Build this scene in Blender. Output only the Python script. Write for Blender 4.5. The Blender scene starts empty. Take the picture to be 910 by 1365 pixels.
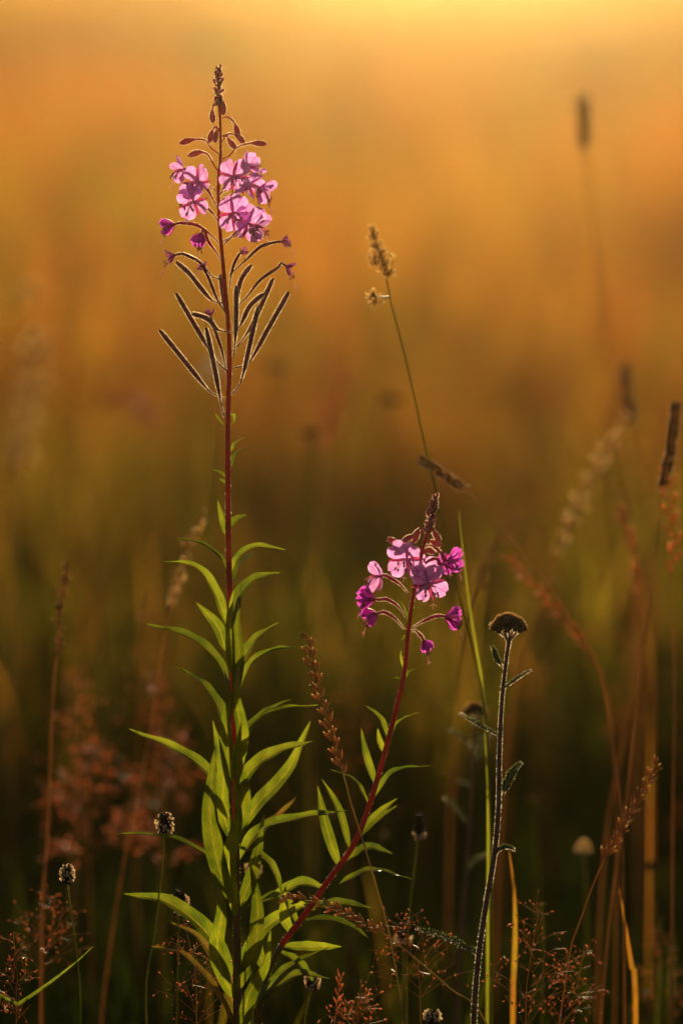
import bpy, math, random
import numpy as np
from mathutils import Vector, Matrix
R = math.radians
random.seed(11)
rng = np.random.default_rng(5)
sc = bpy.context.scene
col = sc.collection

# ------------------------------------------------------------------ camera
FPX = 1365 * 135 / 36.0          # focal length in photograph pixels (135 mm lens)
D0 = 2.815                       # metres to the flower spikes
PITCH = R(8.4)
CAM = Vector((0.0, -D0 * math.cos(PITCH), 0.60 + D0 * math.sin(PITCH)))
FWD = Vector((0, math.cos(PITCH), -math.sin(PITCH)))
UPV = Vector((0, math.sin(PITCH), math.cos(PITCH)))
RGT = Vector((1, 0, 0))
cd = bpy.data.cameras.new('camera')
cam = bpy.data.objects.new('camera', cd)
col.objects.link(cam)
cam.location = CAM
cam.rotation_euler = (R(90) - PITCH, 0, 0)
cd.lens = 135
cd.sensor_fit = 'VERTICAL'
cd.sensor_height = 36
cd.sensor_width = 24
cd.clip_start = 0.05
cd.clip_end = 2000
cd.dof.use_dof = True
cd.dof.focus_distance = D0
cd.dof.aperture_fstop = 2.2
sc.camera = cam

# ------------------------------------------------------------------ sky and sun
SUN_EL, SUN_AZ = R(5.1), R(1.9)
SUN = Vector((math.sin(SUN_AZ) * math.cos(SUN_EL), math.cos(SUN_AZ) * math.cos(SUN_EL), math.sin(SUN_EL)))
w = bpy.data.worlds.new('World')
sc.world = w
w.use_nodes = True
nt = w.node_tree
nt.nodes.clear()
sky = nt.nodes.new('ShaderNodeTexSky')
sky.sky_type = 'NISHITA'
sky.sun_disc = False
sky.sun_elevation = SUN_EL
sky.sun_rotation = SUN_AZ
sky.air_density = 1.0
sky.dust_density = 6.0
sky.ozone_density = 0.6
bg = nt.nodes.new('ShaderNodeBackground')
bg.inputs['Strength'].default_value = 0.065
out = nt.nodes.new('ShaderNodeOutputWorld')
nt.links.new(sky.outputs[0], bg.inputs['Color'])
nt.links.new(bg.outputs[0], out.inputs['Surface'])
ld = bpy.data.lights.new('sun', 'SUN')
ld.energy = 5.0
ld.angle = R(0.5)
ld.color = (1.0, 0.83, 0.47)
sun = bpy.data.objects.new('sun', ld)
col.objects.link(sun)
sun.rotation_euler = SUN.to_track_quat('Z', 'Y').to_euler()
sc.view_settings.view_transform = 'Standard'
sc.view_settings.look = 'None'
sc.view_settings.gamma = 1
sc.view_settings.exposure = 0.82
sc.cycles.max_bounces = 6
sc.cycles.transparent_max_bounces = 6
sc.cycles.volume_bounces = 0
sc.cycles.use_denoising = True
sc.cycles.caustics_reflective = False
sc.cycles.caustics_refractive = False
HAZE_DENSITY = 0.0013
HAZE_G = 0.97
HAZE_COLOR = (1.0, 0.76, 0.38)


def at(px, py, d=0.0):
    """photograph pixel -> point on the plane that lies d metres behind the flower spikes"""
    return CAM + (FWD + RGT * ((px - 455) / FPX) + UPV * ((682.5 - py) / FPX)) * (D0 + d)


def PXM(d=0.0):
    return (D0 + d) / FPX


# ------------------------------------------------------------------ materials
def mat(name):
    m = bpy.data.materials.new(name)
    m.use_nodes = True
    m.node_tree.nodes.clear()
    return m, m.node_tree.nodes, m.node_tree.links


def plant_mat(name, ca, cb, trans=0.45, tcol=None, rough=0.45, spec=0.35, nscale=60, bump=0.0, vein=None, tint=False,
              ramp=None, sheen=0.0, lateral=False):
    """two-tone plant tissue: diffuse/gloss front mixed with light that passes through"""
    m, N, L = mat(name)
    o = N.new('ShaderNodeOutputMaterial')
    tc = N.new('ShaderNodeTexCoord')
    noi = N.new('ShaderNodeTexNoise')
    noi.inputs['Scale'].default_value = nscale
    noi.inputs['Detail'].default_value = 3
    L.new(tc.outputs['Object'], noi.inputs['Vector'])
    cr = N.new('ShaderNodeValToRGB')
    cr.color_ramp.elements[0].position = 0.32
    cr.color_ramp.elements[1].position = 0.68
    cr.color_ramp.elements[0].color = (*ca, 1)
    cr.color_ramp.elements[1].color = (*cb, 1)
    if tint:
        at_ = N.new('ShaderNodeAttribute')
        at_.attribute_name = 'tint'
        L.new(at_.outputs['Fac'], cr.inputs['Fac'])
        els = cr.color_ramp.elements
        while len(els) > 1:
            els.remove(els[-1])
        els[0].position = 0
        els[0].color = (*ramp[0][1], 1)
        for p, c in ramp[1:]:
            e = els.new(p)
            e.color = (*c, 1)
    else:
        L.new(noi.outputs['Fac'], cr.inputs['Fac'])
    colr = cr.outputs['Color']
    if vein:
        uv = N.new('ShaderNodeUVMap')
        sep = N.new('ShaderNodeSeparateXYZ')
        L.new(uv.outputs[0], sep.inputs[0])
        ab = N.new('ShaderNodeMath'); ab.operation = 'SUBTRACT'; ab.inputs[1].default_value = 0.5
        L.new(sep.outputs['X'], ab.inputs[0])
        a2 = N.new('ShaderNodeMath'); a2.operation = 'ABSOLUTE'
        L.new(ab.outputs[0], a2.inputs[0])
        mr = N.new('ShaderNodeMapRange')
        mr.inputs['From Min'].default_value = 0.03
        mr.inputs['From Max'].default_value = 0.07
        mr.inputs['To Min'].default_value = 0.85
        mr.inputs['To Max'].default_value = 0.0
        L.new(a2.outputs[0], mr.inputs['Value'])
        mx = N.new('ShaderNodeMix'); mx.data_type = 'RGBA'
        L.new(mr.outputs[0], mx.inputs['Factor'])
        L.new(colr, mx.inputs['A'])
        mx.inputs['B'].default_value = (*vein, 1)
        colr = mx.outputs['Result']
        if lateral:      # side veins running forward from the midrib, and a per-leaf shift of tone
            sw = N.new('ShaderNodeMath'); sw.operation = 'MULTIPLY_ADD'; sw.inputs[1].default_value = -0.35
            L.new(a2.outputs[0], sw.inputs[0]); L.new(sep.outputs['Y'], sw.inputs[2])
            sn = N.new('ShaderNodeMath'); sn.operation = 'MULTIPLY'; sn.inputs[1].default_value = 95.0
            L.new(sw.outputs[0], sn.inputs[0])
            s2 = N.new('ShaderNodeMath'); s2.operation = 'SINE'
            L.new(sn.outputs[0], s2.inputs[0])
            mr2 = N.new('ShaderNodeMapRange')
            mr2.inputs['From Min'].default_value = -1; mr2.inputs['From Max'].default_value = 1
            mr2.inputs['To Min'].default_value = 0.84; mr2.inputs['To Max'].default_value = 1.08
            L.new(s2.outputs[0], mr2.inputs['Value'])
            oi = N.new('ShaderNodeObjectInfo')
            mr3 = N.new('ShaderNodeMapRange')
            mr3.inputs['To Min'].default_value = 0.55; mr3.inputs['To Max'].default_value = 1.25
            L.new(oi.outputs['Random'], mr3.inputs['Value'])
            mm = N.new('ShaderNodeMath'); mm.operation = 'MULTIPLY'
            L.new(mr2.outputs[0], mm.inputs[0]); L.new(mr3.outputs[0], mm.inputs[1])
            vm = N.new('ShaderNodeVectorMath'); vm.operation = 'SCALE'
            L.new(colr, vm.inputs[0]); L.new(mm.outputs[0], vm.inputs['Scale'])
            colr = vm.outputs[0]
    p = N.new('ShaderNodeBsdfPrincipled')
    L.new(colr, p.inputs['Base Color'])
    p.inputs['Roughness'].default_value = rough
    p.inputs['Specular IOR Level'].default_value = spec
    if sheen:
        p.inputs['Sheen Weight'].default_value = sheen
    if bump:
        b = N.new('ShaderNodeBump')
        b.inputs['Strength'].default_value = bump
        b.inputs['Distance'].default_value = 0.001
        n2 = N.new('ShaderNodeTexNoise')
        n2.inputs['Scale'].default_value = nscale * 8
        L.new(tc.outputs['Object'], n2.inputs['Vector'])
        L.new(n2.outputs['Fac'], b.inputs['Height'])
        L.new(b.outputs[0], p.inputs['Normal'])
    t = N.new('ShaderNodeBsdfTranslucent')
    mul = N.new('ShaderNodeMix'); mul.data_type = 'RGBA'; mul.blend_type = 'MULTIPLY'
    mul.inputs['Factor'].default_value = 1.0
    mul.clamp_result = False
    L.new(colr, mul.inputs['A'])
    mul.inputs['B'].default_value = (*(tcol or (1.8, 1.8, 0.8)), 1)
    L.new(mul.outputs['Result'], t.inputs['Color'])
    mix = N.new('ShaderNodeMixShader')
    mix.inputs[0].default_value = trans
    L.new(p.outputs[0], mix.inputs[1])
    L.new(t.outputs[0], mix.inputs[2])
    L.new(mix.outputs[0], o.inputs['Surface'])
    return m


M = {}
M['leaf'] = plant_mat('willowherb_leaf', (0.038, 0.062, 0.010), (0.105, 0.125, 0.018), 0.55, (2.5, 2.2, 0.6), 0.24, 0.6, 55, 0.4, (0.13, 0.12, 0.03), lateral=True)
M['leaf_old'] = plant_mat('willowherb_leaf_turning', (0.11, 0.095, 0.018), (0.16, 0.075, 0.02), 0.50, (2.0, 1.8, 0.7), 0.4, 0.4, 70, 0.25, (0.22, 0.12, 0.05))
M['stem'] = plant_mat('willowherb_stem', (0.27, 0.030, 0.026), (0.35, 0.055, 0.032), 0.38, (1.7, 1.5, 1.0), 0.4, 0.45, 50)
M['stem_low'] = plant_mat('willowherb_stem_green', (0.12, 0.07, 0.02), (0.16, 0.10, 0.025), 0.25, (1.6, 1.5, 0.8), 0.4, 0.45, 40)
M['pod'] = plant_mat('seed_pod_skin', (0.22, 0.070, 0.070), (0.30, 0.11, 0.10), 0.25, (1.6, 1.2, 0.9), 0.55, 0.3, 150)
M['fuzz'] = plant_mat('pale_fuzz', (0.78, 0.66, 0.52), (0.85, 0.74, 0.60), 0.7, (1.15, 1.1, 1.05), 0.6, 0.2)
M['bud'] = plant_mat('flower_bud_skin', (0.36, 0.11, 0.13), (0.44, 0.16, 0.18), 0.5, (1.6, 1.2, 1.1), 0.5, 0.3, 200)
M['petal'] = plant_mat('petal', (0.70, 0.24, 0.66), (0.84, 0.46, 0.82), 0.55, (1.1, 1.05, 1.2), 0.6, 0.2, 220, 0.1, (0.62, 0.14, 0.50))
M['petal_deep'] = plant_mat('petal_deep', (0.50, 0.06, 0.44), (0.64, 0.13, 0.58), 0.52, (1.25, 1.0, 1.3), 0.6, 0.2, 220, 0.1, (0.45, 0.05, 0.35))
M['sepal'] = plant_mat('sepal', (0.34, 0.030, 0.12), (0.44, 0.055, 0.17), 0.4, (1.5, 1.0, 1.0), 0.5, 0.3, 200)
M['wilt'] = plant_mat('withered_petal', (0.20, 0.05, 0.16), (0.32, 0.10, 0.24), 0.35, (1.5, 1.1, 1.2), 0.7, 0.2, 250)
M['filament'] = plant_mat('filament', (0.75, 0.45, 0.55), (0.85, 0.6, 0.6), 0.6, (1.2, 1.0, 1.0), 0.5, 0.2)
M['anther'] = plant_mat('anther', (0.34, 0.16, 0.12), (0.50, 0.30, 0.20), 0.2, None, 0.7, 0.2)
M['ystem'] = plant_mat('yarrow_stem', (0.15, 0.06, 0.042), (0.20, 0.095, 0.055), 0.1, (1.5, 1.3, 0.8), 0.6, 0.3, 60, 0.3)
M['yleaf'] = plant_mat('yarrow_leaf', (0.15, 0.17, 0.08), (0.22, 0.24, 0.12), 0.55, (1.5, 1.5, 1.0), 0.5, 0.35, 120)
M['yhead'] = plant_mat('yarrow_seed_head', (0.085, 0.050, 0.036), (0.15, 0.092, 0.060), 0.15, (1.6, 1.4, 1.0), 0.75, 0.2, 300)
M['yrim'] = plant_mat('yarrow_dry_floret', (0.46, 0.34, 0.22), (0.58, 0.45, 0.31), 0.8, (1.6, 1.4, 1.0), 0.7, 0.2, 300)
M['plant_head'] = plant_mat('plantain_spike', (0.040, 0.024, 0.018), (0.075, 0.045, 0.030), 0.1, None, 0.8, 0.2, 300)
M['anther_pale'] = plant_mat('pale_anther', (0.80, 0.70, 0.58), (0.88, 0.80, 0.68), 0.82, (1.2, 1.1, 1.0), 0.6, 0.2)
M['culm_straw'] = plant_mat('straw_culm', (0.30, 0.24, 0.10), (0.38, 0.29, 0.13), 0.5, (1.5, 1.4, 1.1), 0.4, 0.4, 30)
M['culm_red'] = plant_mat('reddish_culm', (0.36, 0.19, 0.09), (0.42, 0.25, 0.12), 0.5, (1.45, 1.4, 1.1), 0.4, 0.4, 30)
M['culm_green'] = plant_mat('green_culm', (0.12, 0.13, 0.022), (0.18, 0.17, 0.03), 0.5, (1.8, 1.7, 0.7), 0.4, 0.4, 30)
M['spk_straw'] = plant_mat('straw_spikelet', (0.52, 0.38, 0.22), (0.64, 0.50, 0.32), 0.82, (1.4, 1.35, 1.15), 0.6, 0.25, 200)
M['spk_brown'] = plant_mat('brown_spikelet', (0.28, 0.16, 0.10), (0.40, 0.25, 0.15), 0.68, (1.5, 1.3, 0.9), 0.6, 0.25, 200)
M['spk_red'] = plant_mat('russet_spikelet', (0.44, 0.20, 0.11), (0.54, 0.29, 0.17), 0.75, (1.5, 1.2, 0.9), 0.5, 0.3, 200)
M['spk_dark'] = plant_mat('dark_spikelet', (0.20, 0.12, 0.08), (0.30, 0.18, 0.115), 0.6, (1.4, 1.2, 1.0), 0.7, 0.2, 200)
M['blade_gold'] = plant_mat('golden_blade', (0.27, 0.16, 0.02), (0.30, 0.09, 0.02), 0.5, (1.5, 1.4, 0.7), 0.4, 0.35, 12)
M['blade_green'] = plant_mat('green_blade', (0.09, 0.12, 0.016), (0.14, 0.16, 0.025), 0.5, (1.9, 1.8, 0.7), 0.4, 0.4, 20)
GRASS_RAMP = [(0.0, (0.016, 0.026, 0.003)), (0.28, (0.055, 0.075, 0.008)), (0.48, (0.14, 0.120, 0.018)),  # darkest greens also hold the shade deep in the near grass
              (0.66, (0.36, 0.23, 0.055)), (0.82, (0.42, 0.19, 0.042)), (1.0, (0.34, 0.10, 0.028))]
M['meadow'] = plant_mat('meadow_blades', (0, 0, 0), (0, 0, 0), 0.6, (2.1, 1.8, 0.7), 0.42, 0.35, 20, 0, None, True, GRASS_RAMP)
M['pale_flower'] = plant_mat('pale_floret', (0.70, 0.62, 0.52), (0.8, 0.72, 0.62), 0.5, (1.1, 1.05, 1.0), 0.6, 0.2)


def ground_mat():
    m, N, L = mat('meadow_soil')
    o = N.new('ShaderNodeOutputMaterial')
    p = N.new('ShaderNodeBsdfPrincipled')
    tc = N.new('ShaderNodeTexCoord')
    n1 = N.new('ShaderNodeTexNoise'); n1.inputs['Scale'].default_value = 0.35; n1.inputs['Detail'].default_value = 8
    n2 = N.new('ShaderNodeTexNoise'); n2.inputs['Scale'].default_value = 14; n2.inputs['Detail'].default_value = 6
    L.new(tc.outputs['Object'], n1.inputs['Vector']); L.new(tc.outputs['Object'], n2.inputs['Vector'])
    ad = N.new('ShaderNodeMath'); ad.operation = 'MULTIPLY_ADD'; ad.inputs[1].default_value = 0.6
    L.new(n1.outputs['Fac'], ad.inputs[0])
    sc_ = N.new('ShaderNodeMath'); sc_.operation = 'MULTIPLY'; sc_.inputs[1].default_value = 0.4
    L.new(n2.outputs['Fac'], sc_.inputs[0]); L.new(sc_.outputs[0], ad.inputs[2])
    cr = N.new('ShaderNodeValToRGB')
    e = cr.color_ramp.elements
    e[0].position = 0.38; e[0].color = (0.055, 0.045, 0.014, 1)
    e[1].position = 0.62; e[1].color = (0.15, 0.085, 0.03, 1)
    k = e.new(0.5); k.color = (0.085, 0.075, 0.018, 1)
    L.new(ad.outputs[0], cr.inputs['Fac'])
    L.new(cr.outputs[0], p.inputs['Base Color'])
    p.inputs['Roughness'].default_value = 0.9
    b = N.new('ShaderNodeBump'); b.inputs['Strength'].default_value = 0.8; b.inputs['Distance'].default_value = 0.05
    L.new(n2.outputs['Fac'], b.inputs['Height']); L.new(b.outputs[0], p.inputs['Normal'])
    L.new(p.outputs[0], o.inputs['Surface'])
    return m


# ------------------------------------------------------------------ mesh helpers
class MB:
    def __init__(s):
        s.v, s.f, s.m, s.uv = [], [], [], []

    def add(s, vs, fs, mi=0, uvs=None):
        b = len(s.v)
        s.v += [tuple(x) for x in vs]
        s.f += [tuple(i + b for i in f) for f in fs]
        s.m += [mi] * len(fs)
        s.uv += uvs if uvs else [(0.0, 0.0)] * len(vs)

    def mesh(s, name, mats):
        me = bpy.data.meshes.new(name)
        me.from_pydata(s.v, [], s.f)
        for k in mats:
            me.materials.append(M[k] if isinstance(k, str) else k)
        me.polygons.foreach_set('material_index', s.m)
        me.polygons.foreach_set('use_smooth', [True] * len(s.f))
        uvl = me.uv_layers.new(name='UVMap')
        li = np.empty(len(me.loops), dtype=np.int32)
        me.loops.foreach_get('vertex_index', li)
        uvl.data.foreach_set('uv', np.array(s.uv, dtype=np.float32)[li].ravel())
        me.update()
        return me

    def build(s, name, mats, parent=None):
        return place(name, s.mesh(name, mats), parent)


def place(name, me, parent=None, mw=None):
    o = bpy.data.objects.new(name, me)
    col.objects.link(o)
    if parent is not None:
        o.parent = parent
        if parent.type == 'EMPTY':
            o.matrix_parent_inverse = Matrix.Translation(-parent.location)
        else:
            o.matrix_parent_inverse = parent.matrix_basis.inverted()
    if mw is not None:
        o.matrix_basis = mw
    return o


def thing(name, label, cat, loc, group=None):
    o = bpy.data.objects.new(name, None)
    o.empty_display_size = 0.02
    col.objects.link(o)
    o.location = loc
    o['label'] = label
    o['category'] = cat
    if group:
        o['group'] = group
    return o


def spline(pts, n):
    """Catmull-Rom through pts, n+1 samples evenly spread over the knots"""
    P = [Vector(p) for p in pts]
    if len(P) == 2:
        return [P[0].lerp(P[1], i / n) for i in range(n + 1)]
    E = [P[0] * 2 - P[1]] + P + [P[-1] * 2 - P[-2]]
    seg = [0.0]
    for i in range(1, len(P)):
        seg.append(seg[-1] + max((P[i] - P[i - 1]).length, 1e-9))
    res = []
    for i in range(n + 1):
        s = seg[-1] * i / n
        k = 0
        while k < len(P) - 2 and s > seg[k + 1]:
            k += 1
        t = (s - seg[k]) / (seg[k + 1] - seg[k])
        a, b, c, d = E[k], E[k + 1], E[k + 2], E[k + 3]
        res.append(0.5 * ((2 * b) + (c - a) * t + (2 * a - 5 * b + 4 * c - d) * t * t + (3 * b - a - 3 * c + d) * t ** 3))
    return res


def frames(pts):
    T = []
    for i in range(len(pts)):
        a = pts[max(i - 1, 0)]
        b = pts[min(i + 1, len(pts) - 1)]
        t = (b - a)
        T.append(t.normalized() if t.length > 1e-12 else Vector((0, 0, 1)))
    n = T[0].orthogonal().normalized()
    out = []
    for t in T:
        n = (n - t * n.dot(t))
        n = n.normalized() if n.length > 1e-9 else t.orthogonal().normalized()
        out.append((t, n, t.cross(n)))
    return out


def tube(mb, pts, radii, sides=6, mi=0, cap=True):
    n = len(pts)
    fr = frames(pts)
    vs, fs = [], []
    for i, (p, (t, a, b)) in enumerate(zip(pts, fr)):
        r = radii[i] if hasattr(radii, '__len__') else radii
        for k in range(sides):
            an = 2 * math.pi * k / sides
            vs.append(p + (a * math.cos(an) + b * math.sin(an)) * r)
    for i in range(n - 1):
        for k in range(sides):
            k2 = (k + 1) % sides
            fs.append((i * sides + k, i * sides + k2, (i + 1) * sides + k2, (i + 1) * sides + k))
    if cap:
        fs.append(tuple(range(sides))[::-1])
        fs.append(tuple((n - 1) * sides + k for k in range(sides)))
    mb.add(vs, fs, mi)


def fuzz(mb, pts, radii, count, length, wid=0.00012, mi=1, lean=0.2):
    count, wid, length = int(count * 5.0), wid * 1.5, length * 1.35
    fr = frames(pts)
    n = len(pts)
    for _ in range(count):
        f = random.random() * (n - 1.001)
        i = int(f)
        u = f - i
        p = pts[i].lerp(pts[i + 1], u)
        r = radii[i] * (1 - u) + radii[i + 1] * u if hasattr(radii, '__len__') else radii
        t, a, b = fr[i]
        an = random.random() * 2 * math.pi
        d = (a * math.cos(an) + b * math.sin(an))
        q = p + d * r * 0.95
        tip = q + (d + t * random.uniform(-lean, lean) * 2).normalized() * length * random.uniform(0.5, 1.2)
        s = t.cross(d) * wid if random.random() < 0.5 else t * wid
        mb.add([q - s, q + s, tip], [(0, 1, 2)], mi)


def lerp_list(a, n):
    """resample a short list of numbers to n values"""
    m = len(a) - 1
    r = []
    for i in range(n):
        f = i / (n - 1) * m
        k = min(int(f), m - 1)
        r.append(a[k] + (a[k + 1] - a[k]) * (f - k))
    return r


def ribbon(mb, path, width, up, prof, fold=0.25, wave=0.0, n=16, mi=0, twist=0.0, seed=0):
    """leaf blade: a folded strip along a path; up = rough direction of the upper face"""
    pts = spline(path, n)
    rr = random.Random(seed)
    ph = rr.random() * 6
    fr = frames(pts)
    vs, fs, uv = [], [], []
    for i, (p, (t, a, b)) in enumerate(zip(pts, fr)):
        v = i / n
        N_ = up - t * up.dot(t)
        N_ = N_.normalized() if N_.length > 1e-6 else a
        S = t.cross(N_).normalized()
        if twist:
            q = Matrix.Rotation(twist * v, 3, t)
            N_, S = q @ N_, q @ S
        w_ = width * prof(v) * 0.5
        for k, x in enumerate((-1, -0.5, 0, 0.5, 1)):
            wv = wave * width * math.sin(v * 23 + ph + (1.5 if x > 0 else 0)) * abs(x)
            vs.append(p + S * (x * w_) + N_ * (abs(x) * w_ * fold + wv * (1 if w_ > 0 else 0)))
            uv.append((0.5 + 0.5 * x, v))
    for i in range(n):
        for k in range(4):
            fs.append((i * 5 + k, i * 5 + k + 1, (i + 1) * 5 + k + 1, (i + 1) * 5 + k))
    mb.add(vs, fs, mi, uv)


def lance(v):
    return max(0.04, (math.sin(math.pi * min(1, v ** 0.75 * 0.97 + 0.03))) ** 0.8)


def bladep(v):
    return max(0.02, min(1, 0.75 + v) * (1 - v ** 2.6))


# lozenge-shaped spikelet, 1 unit long along +Z, base at origin
def spikelet_geo(w_=0.46, th=0.30):
    vs = [Vector((0, 0, 0)), Vector((w_ / 2, 0, .4)), Vector((0, th / 2, .42)), Vector((-w_ / 2, 0, .4)), Vector((0, -th / 2, .42)),
          Vector((w_ / 5, 0, .75)), Vector((-w_ / 5, 0, .75)), Vector((0, 0, 1))]
    fs = [(0, 1, 2), (0, 2, 3), (0, 3, 4), (0, 4, 1), (1, 5, 2), (2, 5, 6), (2, 6, 3), (3, 6, 4), (4, 6, 5), (4, 5, 1), (5, 7, 6)]
    return vs, fs


SPV, SPF = spikelet_geo()


def basis(z, hint=Vector((0, 0, 1))):
    z = z.normalized()
    x = hint.cross(z)
    x = x.normalized() if x.length > 1e-5 else z.orthogonal().normalized()
    y = z.cross(x)
    return Matrix((x, y, z)).transposed()


def add_spikelet(mb, p, d, L, fat=1.0, mi=0, spin=None):
    b = basis(d) @ Matrix.Rotation(random.random() * 6.28 if spin is None else spin, 3, 'Z')
    mb.add([p + b @ Vector((v.x * L * fat, v.y * L * fat, v.z * L)) for v in SPV], SPF, mi)


def add_ball(mb, c, r, mi=0, sq=1.0):
    """small low bump (octahedron with a mid ring)"""
    vs, fs = [c + Vector((0, 0, r * sq))], []
    for j, (zz, rr) in enumerate(((0.5, .87), (-0.5, .87))):
        for k in range(5):
            a = 2 * math.pi * (k + j * .5) / 5
            vs.append(c + Vector((math.cos(a) * rr * r, math.sin(a) * rr * r, zz * r * sq)))
    vs.append(c - Vector((0, 0, r * sq)))
    for k in range(5):
        k2 = (k + 1) % 5
        fs += [(0, 1 + k, 1 + k2), (1 + k, 6 + k, 1 + k2), (1 + k2, 6 + k, 6 + k2), (6 + k, 11, 6 + k2)]
    mb.add(vs, fs, mi)


def path_px(lst, d=0.0):
    return [at(p[0], p[1], d + (p[2] if len(p) > 2 else 0.0)) for p in lst]


def to_ground(pts, dx=0.0, dy=0.0):
    p = pts[-1]
    g = Vector((p.x + dx, p.y + dy, -0.01))
    mid = p.lerp(g, 0.5)
    q = pts[-2]
    mid += Vector(((p.x - q.x), (p.y - q.y), 0)).normalized() * 0.004 if (p - q).length > 0 else Vector()
    return pts + [mid, g]


# ------------------------------------------------------------------ the setting
def rise(x, y):  # added slope: shortens the view through the haze to even out its glow
    """the meadow climbs gently away from the flowers and levels off on a low brow"""
    y = np.asarray(y, dtype=float)
    t = np.clip((y - 3.0) / 77.0, 0, 1)
    return 2.0 * (t * t * (3 - 2 * t)) + 0.05 * np.sin(np.asarray(x) * 0.4 + 1) * np.sin(y * 0.23) * np.clip((y - 4) / 20, 0, 1)


def build_ground():
    nx, ny = 70, 140
    xs = [math.copysign(abs(t) ** 2.2, t) * 500 for t in np.linspace(-1, 1, nx)]
    ys = [-60 + (t ** 2.0) * 860 for t in np.linspace(0, 1, ny)]
    mb = MB()
    vs = []
    for y in ys:
        for x in xs:
            z = float(rise(x, y))
            vs.append(Vector((x, y, z)))
    fs = [(j * nx + i, j * nx + i + 1, (j + 1) * nx + i + 1, (j + 1) * nx + i) for j in range(ny - 1) for i in range(nx - 1)]
    mb.add(vs, fs)
    o = mb.build('ground', [ground_mat()])
    o['kind'] = 'structure'
    o['label'] = 'dry brown meadow soil under the grass'


build_ground()


def meadow_mesh(name, bx, by, h, wd, bend, tint, segs, label, bz=None):
    """all the uncountable blades of one belt of meadow, as one mesh"""
    n = len(bx)
    ang = rng.uniform(0, 2 * np.pi, n)           # lean direction
    fa = ang + rng.normal(0, 0.6, n) + np.pi / 2   # blade face
    rows = segs + 1
    gz = rise(bx, by)
    V = np.zeros((n, rows * 2, 3), dtype=np.float32)
    for i in range(rows):
        t = i / segs
        r = bend * h * t ** 1.9
        z = h * t * np.sqrt(np.clip(1 - (bend * 0.55 * t) ** 2, 0.1, 1))
        cx = bx + np.cos(ang) * r
        cy = by + np.sin(ang) * r
        ww = wd * 0.5 * (1 - t ** 2.2) + wd * 0.04
        V[:, i * 2, 0] = cx - np.cos(fa) * ww; V[:, i * 2, 1] = cy - np.sin(fa) * ww; V[:, i * 2, 2] = gz + z - 0.01
        V[:, i * 2 + 1, 0] = cx + np.cos(fa) * ww; V[:, i * 2 + 1, 1] = cy + np.sin(fa) * ww; V[:, i * 2 + 1, 2] = gz + z - 0.01
    q = []
    for i in range(segs):
        q.append([i * 2, i * 2 + 1, i * 2 + 3, i * 2 + 2])
    q = np.array(q)
    F = (np.arange(n)[:, None, None] * (rows * 2) + q[None]).reshape(-1, 4)
    me = bpy.data.meshes.new(name)
    me.vertices.add(n * rows * 2)
    me.vertices.foreach_set('co', V.ravel())
    me.loops.add(F.size)
    me.loops.foreach_set('vertex_index', F.ravel().astype(np.int32))
    me.polygons.add(len(F))
    me.polygons.foreach_set('loop_start', np.arange(0, F.size, 4, dtype=np.int32))
    me.polygons.foreach_set('use_smooth', np.ones(len(F), dtype=bool))
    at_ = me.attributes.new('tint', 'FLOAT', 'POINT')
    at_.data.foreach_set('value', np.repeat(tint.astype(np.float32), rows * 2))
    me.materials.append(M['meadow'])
    me.update(calc_edges=True)
    o = bpy.data.objects.new(name, me)
    col.objects.link(o)
    o['kind'] = 'stuff'
    o['label'] = label
    o['category'] = 'grass'
    return o


def patch(x, y, s, ph):
    """smooth patchiness in 0..1 for clumps of one kind of grass"""
    return 0.5 + 0.25 * (np.sin(x * s + ph) * np.cos(y * s * 0.8 + ph * 2) + np.sin(x * s * 2.3 + y * s * 1.7 + ph * 3))


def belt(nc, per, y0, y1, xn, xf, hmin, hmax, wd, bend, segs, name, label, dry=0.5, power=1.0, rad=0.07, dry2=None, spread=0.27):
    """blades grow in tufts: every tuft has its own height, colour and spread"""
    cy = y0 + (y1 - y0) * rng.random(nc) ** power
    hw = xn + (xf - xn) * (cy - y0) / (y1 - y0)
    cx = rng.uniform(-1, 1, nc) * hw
    dry = dry + ((dry if dry2 is None else dry2) - dry) * (cy - y0) / (y1 - y0)  # besides dryness, tint holds shade of near grass and brightness of lit far tips
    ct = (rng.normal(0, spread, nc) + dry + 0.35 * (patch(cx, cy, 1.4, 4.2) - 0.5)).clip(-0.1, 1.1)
    ch = rng.uniform(hmin, hmax, nc) * (1 - 0.30 * (ct < 0.35))
    cr = rad * rng.uniform(0.5, 1.6, nc)
    cn = np.maximum(3, (per * rng.uniform(0.3, 1.8, nc))).astype(int)
    idx = np.repeat(np.arange(nc), cn)
    n = len(idx)
    x = cx[idx] + rng.normal(0, 1, n) * cr[idx]
    y = np.maximum(cy[idx] + rng.normal(0, 1, n) * cr[idx], y0)
    h = ch[idx] * rng.uniform(0.55, 1.08, n)
    b = np.abs(rng.normal(bend, 0.22, n)).clip(0.03, 0.95)
    tint = (ct[idx] + rng.normal(0, 0.10, n)).clip(0, 1)
    return meadow_mesh(name, x, y, h, wd * rng.uniform(0.6, 1.5, n), b, tint, segs, label)


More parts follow.
